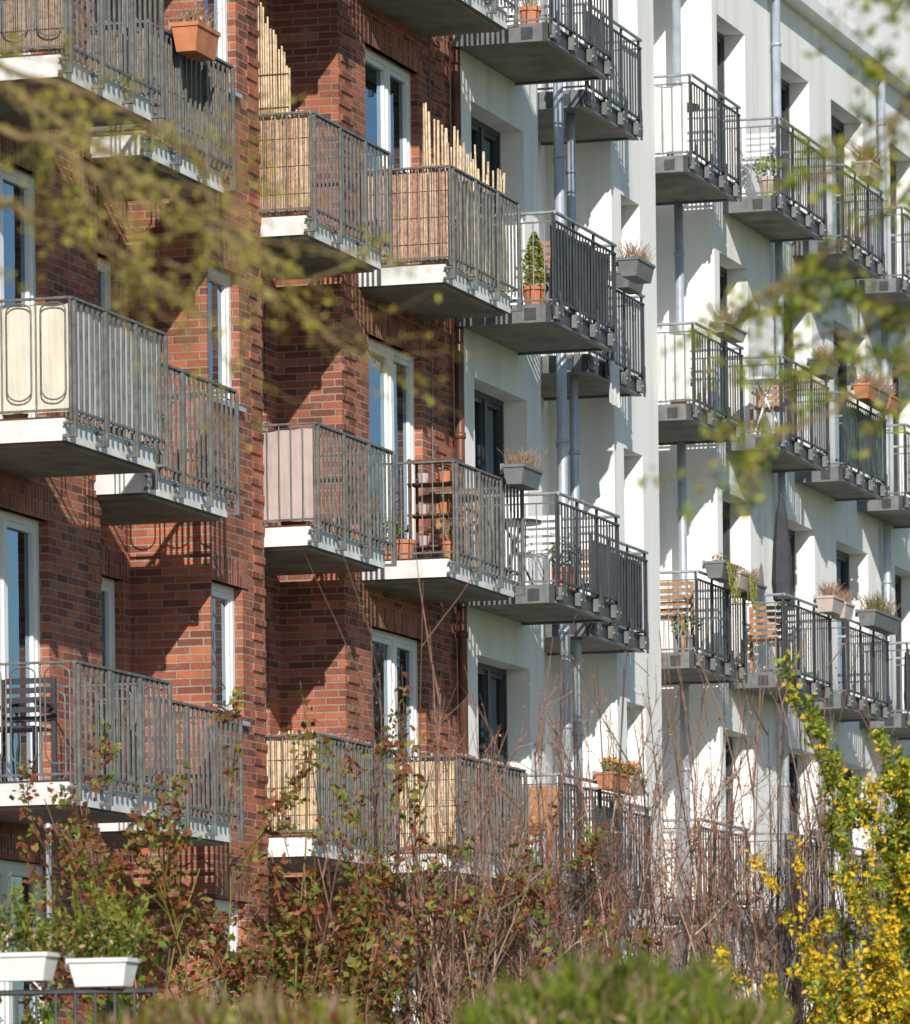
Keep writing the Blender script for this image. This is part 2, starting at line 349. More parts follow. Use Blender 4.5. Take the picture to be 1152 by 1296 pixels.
def bal_brick(u0, u1, yf, yw, zt, side=None, front=None, seed=0, arches=False):
    rnd = random.Random(seed); mb = MB(); rk = 'rail_grey'
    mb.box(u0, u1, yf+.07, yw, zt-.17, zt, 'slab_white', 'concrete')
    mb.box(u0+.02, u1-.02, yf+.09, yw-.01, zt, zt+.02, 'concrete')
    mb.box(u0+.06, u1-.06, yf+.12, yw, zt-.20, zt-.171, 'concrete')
    zr = zt+RH; a = u0-.05; b = u1+.05; y = yf
    # top + bottom rails (front, two ends)
    mb.box(a, b, y-.02, y+.02, zr-.010, zr+.010, rk); mb.box(a+.02, b-.02, y-.01, y+.01, zt+.05, zt+.07, rk)
    for xs in (a, b):
        mb.box(xs-.018, xs+.018, y+.021, yw, zr-.009, zr+.009, rk)
        mb.box(xs-.01, xs+.01, y+.02, yw, zt+.05, zt+.068, rk)
        n = int((yw-y)/.115)
        for i in range(1, n+1):
            yy = y+(yw-y)*i/(n+1)
            if not arches: mb.tube([(xs, yy, zt+.06), (xs, yy, zr-.01)], .0065, rk, 5)
        if arches:
            n2 = max(2, int((yw-y)/.26)); w = (yw-y)/n2
            for i in range(n2):
                c = y+w*(i+.5); rr = w*.36
                pts = [(xs, c-rr, zt+.22)]+[(xs, c-rr*math.cos(q*math.pi/8), zr-.03-rr*.6+rr*.6*math.sin(q*math.pi/8)) for q in range(9)]+[(xs, c+rr, zt+.22)]
                pts += [(xs, c+rr*math.cos(q*math.pi/8), zt+.22-rr*.8*math.sin(q*math.pi/8)) for q in range(1, 9)]
                mb.tube(pts, .007, rk, 5, False)
                mb.tube([(xs, c-w/2, zt+.06), (xs, c-w/2, zr)], .007, rk, 5)
    n = int((b-a)/.115)
    for i in range(n+1):
        x = a+(b-a)*i/n
        mb.box(x-.010, x+.010, y-.009, y+.009, zt-.02, zr-.0105, rk)
        # little scroll between the bars under the handrail
        if i < n: mb.tube([(x, y, zr-.10), (x+.028, y-.004, zr-.035), (x+.057, y-.004, zr-.014), (x+.086, y-.004, zr-.035), (x+.115, y, zr-.10)], .005, rk, 4, False)
    for i in range(4):   # stand-off posts with hooks round the slab edge
        x = a+.03+(b-a-.06)*i/3
        mb.box(x-.016, x+.016, y-.036, y-.0125, zt-.15, zr-.02, rk)
        mb.box(x-.016, x+.016, y-.0124, y+.08, zt-.15, zt-.126, rk)
        mb.box(x-.03, x+.03, y-.0114, y+.069, zt-.05, zt-.032, rk)
        mb.box(x-.022, x+.022, y-.0114, y+.005, zt-.15, zt-.05, rk)
    mats = {'reed': (('reed_brown','reed_brown','reed_pale'), .017, .0085), 'reedg': ('reed_grey', .017, .0085), 'bamboo': (('bamboo','reed_pale','bamboo'), .020, .010)}
    for (which, p0, p1) in ((side, (u0+.0, yf+.035), (u0+.0, yw-.05)), (front, (u0, yf+.035), (u1, yf+.035))):
        if not which: continue
        if which in mats:
            k, sp, r = mats[which]; rods(mb, p0, p1, zt+.03, zr+.01, k, sp, r, rnd, .04)
            for zz in (zt+.2, zt+.45, zt+.7): mb.tube([(p0[0]-.011*(p0[0]==p1[0]), p0[1]-.011*(p0[0]!=p1[0]), zz), (p1[0]-.011*(p0[0]==p1[0]), p1[1]-.011*(p0[0]!=p1[0]), zz)], .003, 'dark_wood', 4)
        else: cloth(mb, p0, p1, zt+.05, zr-.02, which, rnd)
    return mb.obj('balcony')
def bal_steel(u0, u1, yf, yw, zt, side=None, front=None, seed=0):
    mb = MB(); rnd = random.Random(seed); A = 'anthracite'; G = 'steel_grey'
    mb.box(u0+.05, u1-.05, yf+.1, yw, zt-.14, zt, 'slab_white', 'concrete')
    # channel frame
    mb.box(u0, u1, yf+.04, yf+.099, zt-.17, zt+.02, A); mb.box(u0, u0+.049, yf+.1, yw, zt-.165, zt+.018, G); mb.box(u1-.049, u1, yf+.1, yw, zt-.165, zt+.018, G)
    mb.box(u0-.012, u1+.012, yf+.025, yf+.039, zt+.0, zt+.018, G); mb.box(u0-.012, u1+.012, yf+.025, yf+.039, zt-.17, zt-.15, G)
    for i in range(4):
        x = u0+.1+(u1-u0-.2)*i/3
        mb.box(x-.10, x+.10, yf-.03, yf+.024, zt-.14, zt-.01, G)
        mb.box(x-.025, x+.025, yf-.045, yf-.0305, zt-.19, zt+.14, A)
        mb.tube([(x-.06, yf-.03, zt-.08), (x-.06, yf-.042, zt-.08)], .014, 'galv', 6); mb.tube([(x+.06, yf-.03, zt-.08), (x+.06, yf-.042, zt-.08)], .014, 'galv', 6)
    mb.box(u0-.006, u0-.0005, yf+.2, yf+.32, zt-.14, zt-.02, A)
    zr = zt+RH; y = yf-.01
    n = int((u1-u0)/.112)
    for i in range(n+1):   # flat vertical bars, edge-on spacing wide enough to see between
        x = u0+(u1-u0)*i/n; mb.box(x-.020, x+.020, y-.004, y+.004, zt+.06, zr-.10, A)
    mb.box(u0-.02, u1+.02, y-.012, y+.011, zr-.10, zr-.08, A); mb.box(u0-.02, u1+.02, y-.012, y+.011, zt+.035, zt+.06, A)
    mb.tube([(u0-.02, y, zr), (u1+.02, y, zr)], .019, 'galv', 8)
    for i in range(4):
        x = u0+(u1-u0)*i/3; mb.box(x-.02, x+.02, y+.012, y+.034, zt-.1, zr, A)
    for xs in (u0, u1):
        mb.tube([(xs, y, zr), (xs, yw, zr)], .017, 'galv', 8)
        mb.box(xs-.01, xs+.01, y+.035, yw, zt+.04, zt+.06, G); mb.box(xs-.009, xs+.009, y+.035, yw, zr-.1, zr-.085, G)
        m = int((yw-y)/.12)
        for i in range(1, m+1):
            yy = y+(yw-y)*i/(m+1); mb.tube([(xs, yy, zt+.06), (xs, yy, zr-.085)], .0065, G, 5)
    if side: cloth(mb, (u0+.02, yf+.05), (u0+.02, yw-.05), zt+.07, zr-.1, side, rnd)
    if front: cloth(mb, (u0+.02, yf+.05), (u1-.02, yf+.05), zt+.07, zr-.1, front, rnd)
    return mb.obj('balcony')
# brick columns  (u0,u1,yf,yw)
cL = (42.8, 44.85, -1.03, .1); cLp = (46.3, 48.35, -.43, YS); cA = (50.72, 52.95, -.40, YS); cB = (53.9, 56.1, -.74, .2)
for c, st in ((cL, {1:(None,None), 2:('fabric_cream','fabric_white'), 3:('reedg',None), 4:(None,None)}),
              (cLp, {1:(None,None), 2:('reed',None), 3:('reedg','reedg'), 4:(None,None)}),
              (cA, {1:('bamboo','reedg'), 2:('fabric_pink',None), 3:('reed',None), 4:(None,None)}),
              (cB, {1:('bamboo','reed'), 2:(None,None), 3:('reed',None), 4:(None,None)})):
    for r in (1, 2, 3, 4):
        bal_brick(*c, FL[r], *st[r], seed=int(c[0]*10)+r, arches=(c in (cL, cLp)))
cC = (56.8, 59.05, -.93, .1); cD = (60.45, 62.6, -.28, YS); cE = (64.75, 66.95, -.30, YS); cF = (67.75, 70.1, -.58, .1); cG = (71.2, 73.4, -.55, .1); cH = (74.6, 76.8, -.55, .1); cI = (78.0, 80.2, -.55, .1); cJ = (81.4,83.6,-.55,.1)
for c, st in ((cC, {3:(None,'fabric_grey')}), (cD, {2:(None,'fabric_grey')}), (cE, {4:('fabric_white',None), 3:('fabric_white',None)}), (cF, {}), (cG, {3:(None,'fabric_green'), 1:('fabric_white', None)}), (cH, {2:(None,'fabric_grey')}), (cI, {}), (cJ, {})):
    for r in (1, 2, 3, 4):
        s_, f_ = st.get(r, (None, None)); bal_steel(*c, FL[r], s_, f_, seed=int(c[0]*10)+r)

# ------------------------------------------------------------------ balcony furniture & pots
def foliage(mb, c, rx, ry, rz, n, size, ks, rnd):
    for i in range(n):
        while True:
            a, b, d = rnd.uniform(-1,1), rnd.uniform(-1,1), rnd.uniform(-1,1)
            if a*a+b*b+d*d < 1: break
        mb.leaf((c[0]+a*rx, c[1]+b*ry, c[2]+d*rz), size*rnd.uniform(.6,1.3), rnd.choice(ks), rnd)
def spikes(mb, c, rx, ry, h, n, k, rnd, r=.004, spread=.5):
    for i in range(n):
        x = c[0]+rnd.uniform(-rx, rx); y = c[1]+rnd.uniform(-ry, ry); hh = h*rnd.uniform(.5, 1.1)
        dx = rnd.uniform(-1,1)*spread*hh; dy = rnd.uniform(-1,1)*spread*hh
        mb.tube([(x,y,c[2]), (x+dx*.4,y+dy*.4,c[2]+hh*.6), (x+dx,y+dy,c[2]+hh)], [r, r*.8, r*.4], k, 3, False)
def pot(x, y, z, r=.13, h=.24, k='terracotta', plant=None, seed=1):
    rnd = random.Random(seed); mb = MB()
    mb.lathe((x,y,z), [(0,0),(r*.68,0),(r*.95,h*.82),(r*1.08,h*.82),(r*1.08,h),(r*.92,h),(r*.9,h*.88)], k); mb.lathe((x,y,z), [(0,h*.88),(r*.92,h*.88)], 'soil')
    if plant == 'cypress':
        for i in range(900):
            t = rnd.random(); rr = .17*(1-t)**.7*math.sqrt(rnd.random())+.01; an = rnd.random()*6.28
            mb.leaf((x+rr*math.cos(an), y+rr*math.sin(an), z+h+t*.55), .04, rnd.choice(['leaf_lime','leaf_bright']), rnd)
    elif plant == 'bush': foliage(mb, (x,y,z+h+.12), .2,.2,.18, 250, .05, ['leaf_green','leaf_dark','leaf_bright'], rnd)
    elif plant == 'dry': spikes(mb, (x,y,z+h*.9), .06,.06,.3, 40, 'dry_plant', rnd)
    return mb.obj('flower_pot')
def planter(x0, x1, y0, y1, z, h=.17, k='planter_grey', plant='dry', seed=1):
    rnd = random.Random(seed); mb = MB(); t = .03
    b = [(x0+t,y0+t,z),(x1-t,y0+t,z),(x1-t,y1-t,z),(x0+t,y1-t,z)]; tp = [(x0,y0,z+h*.85),(x1,y0,z+h*.85),(x1,y1,z+h*.85),(x0,y1,z+h*.85)]
    mb.face(b[::-1], k)
    for i in range(4): j = (i+1) % 4; mb.face([b[i], b[j], tp[j], tp[i]], k)
    e = .012; mb.box(x0-e, x1+e, y0-e, y0+.014, z+h*.85, z+h, k); mb.box(x0-e, x1+e, y1-.014, y1+e, z+h*.85, z+h, k)
    mb.box(x0-e, x0+.014, y0+.0141, y1-.0141, z+h*.85, z+h, k); mb.box(x1-.014, x1+e, y0+.0141, y1-.0141, z+h*.85, z+h, k)
    mb.face([(x0,y0,z+h*.9),(x1,y0,z+h*.9),(x1,y1,z+h*.9),(x0,y1,z+h*.9)], 'soil')
    c = ((x0+x1)/2, (y0+y1)/2, z+h*.9); rx = (x1-x0)/2-.03; ry = (y1-y0)/2-.02
    if plant == 'dry': spikes(mb, c, rx, ry, .2, 130, 'dry_plant', rnd, .004, .7); foliage(mb, (c[0],c[1],c[2]+.07), rx, ry, .06, 80, .04, ['dry_plant'], rnd)
    elif plant == 'grass': spikes(mb, c, rx, ry, .28, 160, 'leaf_olive', rnd, .004, .8); spikes(mb, c, rx, ry, .2, 80, 'dry_plant', rnd, .004, .9)
    elif plant == 'flower':
        foliage(mb, (c[0],c[1],c[2]+.07), rx, ry+.03, .08, 160, .05, ['leaf_green','leaf_bright'], rnd)
        foliage(mb, (c[0],c[1],c[2]+.12), rx, ry+.03, .07, 150, .045, ['petal_orange','petal_yellow','petal_orange'], rnd)
    elif plant == 'trail':
        foliage(mb, (c[0],c[1],c[2]+.06), rx, ry, .07, 80, .045, ['leaf_olive','dry_plant'], rnd)
        for i in range(14):
            x = c[0]+rnd.uniform(-rx, rx); p = [(x, y0-.02, z+h)]
            for q in range(5): p.append((x+rnd.uniform(-.05,.05), y0-.04-.01*q, z+h-.09*(q+1)*rnd.uniform(.7,1.1)))
            mb.tube(p, .004, 'leaf_olive', 3, False)
            for q in p[1:]: mb.leaf(q, .05, rnd.choice(['leaf_lime','leaf_olive']), rnd)
    elif plant == 'bush':
        foliage(mb, (c[0],c[1],c[2]+.12), rx+.08, ry+.10, .17, 700, .045, ['leaf_green','leaf_dark','leaf_olive','leaf_olive','dry_plant'], rnd)
        for i in range(60):
            p = Vector((c[0]+rnd.uniform(-rx,rx), c[1]+rnd.uniform(-ry,ry), c[2])); q = p+Vector((rnd.gauss(0,.08), rnd.gauss(0,.1), rnd.uniform(.2,.5)))
            mb.tube([p, q], [.004,.002], 'leaf_olive', 3, False)
            for j in range(9): mb.leaf(p.lerp(q, rnd.uniform(.3,1)), .055, rnd.choice(['leaf_bright','leaf_lime','leaf_olive','leaf_lime']), rnd, .35)
    # hanging hooks
    mb.box(x0+.08, x0+.1, y1+.013, y1+.05, z+h*.6, z+h+.02, 'galv'); mb.box(x1-.1, x1-.08, y1+.013, y1+.05, z+h*.6, z+h+.02, 'galv')
    return mb.obj('planter_box')
def chair(x, y, z, k='wood', s=1.0):
    mb = MB(); w = .21*s; t = .018
    for (a, b) in ((-w,-w),(w,-w),(-w,w),(w,w)): mb.box(x+a-t, x+a+t, y+b-t, y+b+t, z, z+(.44*s if a < 0 else .86*s), k)
    for i in range(5): yy = y-w+.04+i*(2*w-.08)/4; mb.box(x-w, x+w, yy-.03, yy+.03, z+.44*s, z+.46*s, k)
    for i in range(5): zz = z+(.52+.075*i)*s; mb.box(x+w-.009, x+w+.009, y-w+t, y+w-t, zz, zz+.045, k)
    mb.box(x-w, x+w, y-w-.008, y-w+.008, z+.62*s, z+.65*s, k); mb.box(x-w, x+w, y+w-.008, y+w+.008, z+.62*s, z+.65*s, k)
    return mb.obj('folding_chair')
def table(x, y, z, k='dark_wood', r=.3, h=.72):
    mb = MB(); mb.lathe((x,y,z+h), [(0,-.02),(r,-.02),(r,.01),(0,.01)], k, 20)
    for an in (.6, 2.7, 4.8): mb.tube([(x+r*.8*math.cos(an), y+r*.8*math.sin(an), z), (x+.1*math.cos(an+3), y+.1*math.sin(an+3), z+h-.02)], .012, k, 6)
    return mb.obj('bistro_table')
def shelf(x, y, z, k='dark_wood'):
    mb = MB()
    for (a, b) in ((-.12,-.22),(.12,-.22),(-.12,.22),(.12,.22)): mb.box(x+a-.012, x+a+.012, y+b-.012, y+b+.012, z, z+1.0, k)
    for q in (.15, .45, .75, .97): mb.box(x-.13, x+.13, y-.24, y+.24, z+q, z+q+.018, k)
    for q in (.15, .45, .75):
        mb.lathe((x, y-.1, z+q+.018), [(0,0),(.05,0),(.07,.11),(.06,.11)], 'terracotta', 10); foliage(mb, (x, y-.1, z+q+.17), .06,.06,.06, 30, .04, ['leaf_green','dry_plant'], R)
        mb.lathe((x, y+.12, z+q+.018), [(0,0),(.045,0),(.06,.1),(.05,.1)], 'planter_beige', 10)
    return mb.obj('plant_shelf')
# B row 2: open balcony
f = FL[2]
shelf(54.3, -.42, f); pot(54.15, -.15, f+.02, .11, .2, seed=3); pot(54.2, .02, f+.02, .1, .18, plant='bush', seed=4); table(55.1, -.3, f); chair(55.6, -.2, f); pot(54.1,-.62,f+.02,.09,.16,plant='dry',seed=5)
planter(55.35, 56.0, -1.0, -.79, f+RH-.06, .19, 'planter_grey', 'dry', 6)
table(57.4, -.3, f, 'dark_frame', .28); chair(58.0, -.35, f, 'white_paint')
pot(54.25, -.35, FL[4]+.02, seed=7)
# C
pot(57.15, -.62, FL[3]+.02, .13, .22, 'terracotta', 'cypress', 8)
planter(59.3, 59.95, -1.12, -.9, FL[3]+RH-.28, .19, 'planter_grey', 'dry', 9)
pot(57.15, -.6, FL[4]+.02, .12, .22, 'terracotta', 'dry', 10)
chair(57.35, -.5, FL[1]); chair(58.0, -.3, FL[1])
planter(57.9, 58.5, -1.18, -.98, FL[1]+RH-.08, .17, 'terracotta', 'flower', 11); planter(58.6, 59.2, -1.18, -.98, FL[1]+RH-.08, .17, 'planter_beige', 'flower', 12)
planter(61.2, 61.8, -.52, -.32, FL[3]+RH-.1, .17, 'planter_grey', 'dry', 91)
# A
pot(51.1, -.05, FL[2]+.02, .14, .12, 'red_plastic', None, 13); pot(52.2, -.1, FL[2]+.02, .12, .2, seed=14)
pot(52.8,-.1,FL[2]+.02,.12,.2,seed=15)
# Lp hanging terracotta
planter(46.75, 47.3, -.70, -.47, FL[3]+RH-.16, .24, 'terracotta', 'dry', 16)
pot(43.2, -.4, FL[2]+.02, .12, .15, seed=17); pot(44.5, -.75, FL[2]+.0, .1, .15, plant='bush', seed=18)
for i, q in enumerate((46.6, 46.9, 47.3, 47.8)): pot(q, -.15, FL[2]+.02, .12, .3, plant='bush' if i == 1 else None, seed=19+i)
chair(43.2, -.4, FL[1], 'parasol_cloth', 1.0)
# E/F/G
planter(64.95, 65.6, -.56, -.34, FL[2]+RH-.06, .19, 'planter_grey', 'trail', 22); planter(65.75, 66.35, -.56, -.34, FL[2]+RH-.1, .19, 'planter_beige', 'trail', 23); planter(66.4, 66.95, -.56, -.34, FL[2]+RH-.15, .17, 'planter_grey', 'dry', 24)
chair(65.05, .1, FL[2]); pot(64.95, -.12, FL[2]+.02, .12, .2, 'planter_grey', 'bush', 25)
chair(68.3, -.2, FL[2]); chair(69.0, -.2, FL[2], 'white_paint')
planter(69.2, 69.75, -.84, -.62, FL[2]+RH-.08, .19, 'planter_beige', 'dry', 26); planter(69.85, 70.3, -.84, -.62, FL[2]+RH-.1, .19, 'planter_beige', 'dry', 27)
planter(71.5, 72.9, -.83, -.6, FL[2]+RH-.05, .2, 'planter_grey', 'grass', 28)
table(68.3, -.25, FL[3], 'white_paint'); chair(68.9, -.2, FL[3]); planter(69.0, 69.6, -.84, -.62, FL[3]+RH-.06, .19, 'planter_grey', 'dry', 29)
for i, x in enumerate((71.4, 72.0, 72.6)): planter(x, x+.5, -.81, -.6, FL[3]+RH-.05, .18, ('terracotta','planter_grey','terracotta')[i], 'dry', 30+i)
planter(65.4, 66.4, -.5, -.34, FL[3]+RH-.02, .12, 'planter_beige', 'dry', 33)
chair(68.2,-.2,FL[4],'white_paint'); pot(68.05,-.4,FL[4]+.02,.14,.25,'planter_beige','bush',34)
pot(55.0,-.5,FL[1]+.02,.14,.7,'planter_grey','bush',seed=35)
planter(69.0, 69.8, -.84,-.62, FL[1]+RH-.08,.18,'planter_grey','grass',36)
planter(71.6, 72.3, -.81,-.6, FL[4]+RH-.08,.18,'planter_beige','grass',37); planter(75.0, 75.7, -.81,-.6, FL[2]+RH-.05,.18,'terracotta','dry',38); planter(75.0, 75.7, -.81,-.6, FL[3]+RH-.05,.18,'planter_grey','grass',39)
pot(61.0,.1,FL[3]+.02,.14,.3,'planter_beige','bush',40); chair(61.3,.1,FL[2],'wood'); pot(65.0,-.05,FL[3]+.02,.12,.2,'terracotta','bush',41); pot(58.2,-.6,FL[2]+.02,.14,.3,'terracotta','bush',42); table(65.6,.1,FL[4],'dark_wood',.28); chair(58.0,-.5,FL[3],'wood')
# closed parasol
mb = MB(); px_, py_, pz = 68.2, -.45, FL[2]
mb.tube([(px_,py_,pz),(px_,py_,pz+2.15)], .02, 'dark_frame', 8); mb.lathe((px_,py_,pz), [(0,0),(.22,0),(.22,.06),(.05,.09)], 'planter_grey')
prof = [(.03,.85),(.11,.9),(.13,1.1),(.11,1.5),(.07,1.9),(.03,2.1),(0,2.13)]
mb.lathe((px_,py_,pz), prof, 'parasol_cloth', 9); mb.obj('closed_parasol')
# bamboo screens rising above rails
mb = MB(); rr = random.Random(5); BK = ['bamboo','bamboo','reed_pale']
rods(mb, (50.8,-.16), (50.8,.5), FL[3]+.02, lambda t: FL[3]+1.35+.65*min(1,t*2.2), BK, .024, .0115, rr, .06)
for zz in (.5, 1.0, 1.3): mb.tube([(50.78,-.16,FL[3]+zz),(50.78,.5,FL[3]+zz)], .005, 'dark_wood', 4)
mb.obj('bamboo_screen')
mb = MB()
rods(mb, (54.0,-.66), (54.0,-.42), FL[3]+.03, lambda t: FL[3]+1.28+.3*t, BK, .028, .0125, rr, .09, lean=.02)
rods(mb, (54.05,-.66), (56.0,-.66), FL[3]+.03, lambda t: FL[3]+1.2-.08*t+.05*math.sin(t*14), BK, .07, .013, rr, .13, lean=.035)
mb.obj('bamboo_screen')
# laundry cloth under D row 3
mb = MB(); cloth(mb, (60.9,-.36), (61.35,-.34), FL[3]-.45, FL[3]+.02, 'fabric_white', rr); mb.tube([(60.8,-.35,FL[3]+.02),(61.5,-.35,FL[3]+.02)], .005, 'galv', 4); mb.obj('hanging_towel')

# ------------------------------------------------------------------ vegetation
def rv(rnd, s=1): return Vector((rnd.gauss(0,s), rnd.gauss(0,s), rnd.gauss(0,s)))
def branch(mb, p, d, L, r, depth, k, rnd, seg=5, wob=.12, up=.05, kids=4, leafk=None, leafn=0, leafs=.03, ang=.7, sides=3, shrink=.62, lvl=0, zmin=0):
    pts = [p.copy()]; rs = [r]; d = d.normalized()
    for i in range(seg):
        d = (d + rv(rnd, wob) + Vector((0,0,up))).normalized()
        pts.append(pts[-1]+d*L/seg); rs.append(r*(1-.7*(i+1)/seg))
    mb.tube(pts, rs, k, sides if depth < 2 else sides+2, False)
    if leafk and depth <= 1:
        for i in range(leafn):
            t = rnd.uniform(.15, 1)*seg; a = min(int(t), seg-1); q = pts[a].lerp(pts[a+1], t-a) + rv(rnd, leafs*.5)
            mb.leaf(q, leafs*rnd.uniform(.6,1.4), rnd.choice(leafk), rnd, .55)
    if depth > 0:
        for i in range(kids):
            t = rnd.uniform(.3, 1)*seg; a = min(int(t), seg-1); q = pts[a].lerp(pts[a+1], t-a)
            dd = (d + rv(rnd, ang)).normalized()
            branch(mb, q, dd, L*shrink*rnd.uniform(.7,1.2), r*.55, depth-1, k, rnd, seg, wob, up, kids, leafk, leafn, leafs, ang, sides, shrink, lvl+1)
def shrub(name, x, y, h, spread, stems, k, leafk=None, leafn=0, leafs=.05, seed=1, depth=2, r=.011, kids=4, wob=.07, kk=None, ang=.35, base=.2, shrink=.35, hm=(.6,.95)):
    rnd = random.Random(seed); mb = MB()
    for i in range(stems):
        an = rnd.random()*6.283; q = rnd.random()
        p = Vector((x+base*q*math.cos(an), y+base*q*math.sin(an), 0))
        d = Vector((math.cos(an)*spread*q, math.sin(an)*spread*q, 1))
        kx = rnd.choice(kk) if kk else k
        branch(mb, p, d, h*rnd.uniform(*hm), r*rnd.uniform(.7,1.2), depth, kx, rnd, 7, wob, .02, kids, leafk, leafn, leafs, ang, 3, shrink)
    return mb.obj(name)
RL = ['leaf_red','leaf_red','leaf_green','leaf_olive','leaf_olive','leaf_red']
for i, (x, y, h) in enumerate(((37.75,-3.6,4.5),(37.9,-4.1,4.1),(38.0,-4.45,4.5),(38.15,-4.9,4.0),(37.6,-3.5,3.6),(37.9,-4.75,3.6),(37.8,-4.3,3.7))):
    shrub('rose_bush', x, y, h, .06, 7, 'bark', RL, 13, .062, 40+i, 2, .014, 6, .08, ['bark','twig_red','leaf_olive'], .5, .22, .24, (.62,1))
for i, (x, y, h, n) in enumerate(((39.0,-4.95,4.0,24),(39.2,-5.2,4.1,28),(39.35,-5.6,4.1,30),(39.45,-6.0,4.2,30),(39.6,-6.4,4.3,28),(39.7,-6.9,4.2,16),(39.8,-7.3,4.3,18),(39.6,-7.7,4.0,16))):
    shrub('bare_shrub', x, y, h, .10, n, 'twig_red', ['leaf_red','dry_plant'], 2, .02, 60+i, 2, .012, 5, .06, ['twig_red','twig_red','twig_tan','bark'], .35, .3, .28, (.72,1.02))
# long whips
for i, (x, y, h) in enumerate(((39.1,-4.72,5.8),(39.2,-5.0,5.75),(39.45,-6.05,5.2),(39.6,-6.6,5.0),(39.7,-7.0,5.4),(39.7,-7.35,5.1),(39.5,-6.25,5.1),(39.65,-7.6,5.3),(39.4,-5.7,4.9))):
    shrub('bare_shrub', x, y, h, .03, 4, 'twig_red', ['leaf_red'], 1, .02, 80+i, 1, .014, 3, .025, ['twig_red','bark'], .25, .15, .2, (.8,1))
GL = ['leaf_bright','leaf_lime','leaf_bright','leaf_lime','petal_yellow']
YL = ['petal_yellow','petal_yellow','petal_yellow','leaf_lime','leaf_bright']
shrub('forsythia_bush', 38.3, -8.5, 4.5, .02, 10, 'bark', GL, 30, .045, 90, 2, .01, 7, .035, None, .4, .16, .20, (.7,1))
shrub('forsythia_bush', 38.3, -8.95, 4.4, .03, 12, 'bark', GL, 30, .045, 91, 2, .01, 7, .035, None, .4, .2, .20, (.65,1))
shrub('forsythia_bush', 37.7, -8.65, 3.7, .04, 11, 'bark', YL, 26, .042, 92, 2, .01, 7, .05, None, .4, .2, .22, (.7,1))
shrub('forsythia_bush', 37.5, -8.25, 3.1, .05, 9, 'bark', YL, 24, .042, 93, 2, .01, 7, .05, None, .4, .2, .22, (.7,1))
shrub('forsythia_bush', 38.4, -8.15, 3.9, .03, 4, 'bark', ['petal_yellow','petal_yellow'], 16, .042, 94, 2, .01, 4, .05, None, .35, .1, .18, (.8,1))
# hedges (near)
def hedge(name, x, y, rx, ry, h, ks, n, seed, size=.035):
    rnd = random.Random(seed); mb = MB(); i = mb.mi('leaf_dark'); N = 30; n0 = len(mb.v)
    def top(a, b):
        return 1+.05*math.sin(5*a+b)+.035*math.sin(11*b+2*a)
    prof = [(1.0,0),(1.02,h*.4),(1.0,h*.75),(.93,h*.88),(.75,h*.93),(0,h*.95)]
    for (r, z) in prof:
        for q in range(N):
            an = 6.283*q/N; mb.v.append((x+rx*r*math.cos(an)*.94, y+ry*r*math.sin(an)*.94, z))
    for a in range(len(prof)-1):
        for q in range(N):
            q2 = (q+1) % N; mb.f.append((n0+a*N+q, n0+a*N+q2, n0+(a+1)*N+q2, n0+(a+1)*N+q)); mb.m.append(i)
    for j in range(n):
        an = rnd.random()*6.283
        if rnd.random() < .55:
            rr = math.sqrt(rnd.random())*1.05; z = h*(.97-.10*max(0,rr)**4)*top(rr*3, an)**.6+rnd.uniform(-.08,.02)
        else:
            z = h*(.5+.45*rnd.random()); rr = rnd.uniform(.93,1.07)
        p = (x+rx*rr*math.cos(an), y+ry*rr*math.sin(an), z)
        if rnd.random() < .45: mb.leaf(p, size*rnd.uniform(.7,1.5), rnd.choice(ks), rnd, .4)
        else: mb.tube([p, (p[0]+rnd.gauss(0,.03), p[1]+rnd.gauss(0,.03), p[2]+rnd.uniform(.03,.12))], [.007,.002], rnd.choice(ks), 3, False)
    mb.obj(name)
hedge('clipped_hedge', 19.3, -11.75, .55, .52, 2.25, ['leaf_bright','leaf_lime','leaf_lime','leaf_olive','leaf_bright','dry_plant'], 20000, 1)
hedge('clipped_hedge', 18.0, -10.8, .5, .62, 2.12, ['leaf_olive','leaf_lime','leaf_red','dry_plant'], 11000, 2)
hedge('clipped_hedge', 20.5, -13.2, .5, .35, 2.18, ['leaf_olive','leaf_green','dry_plant'], 6000, 3)
# terrace fence with planters (left)
mb = MB()
for i in range(15):
    y = -3.2-i*.12; x = 33.5+(-3.2-y)*.15; mb.tube([(x,y,1.2),(x,y,2.75)], .01, 'anthracite', 5)
mb.tube([(33.5,-3.2,2.75),(33.76,-4.9,2.75)], .018, 'anthracite', 6); mb.tube([(33.5,-3.2,1.3),(33.76,-4.9,1.3)], .015, 'anthracite', 6)
mb.box(33.3, 34.1, -5.0, -3.1, 0, 1.2, 'brick'); mb.obj('terrace_fence')
planter(33.5, 33.72, -4.28, -3.75, 2.82, .17, 'planter_white', 'bush', 70); planter(33.62, 33.84, -4.75, -4.38, 2.78, .17, 'planter_white', 'bush', 71)
shrub('evergreen_shrub', 34.6, -3.7, 3.2, .12, 9, 'bark', ['leaf_bright','leaf_green','leaf_lime'], 12, .09, 72, 2, .01, 4, .08, None, .4, .4, .25)
mb = MB(); mb.tube([(38,-2.6,0),(38,-2.6,4.0)], .02, 'galv', 6); mb.lathe((38,-2.6,4.0), [(.02,0),(.028,.02),(.02,.05),(0,.06)], 'galv'); mb.obj('metal_pole')

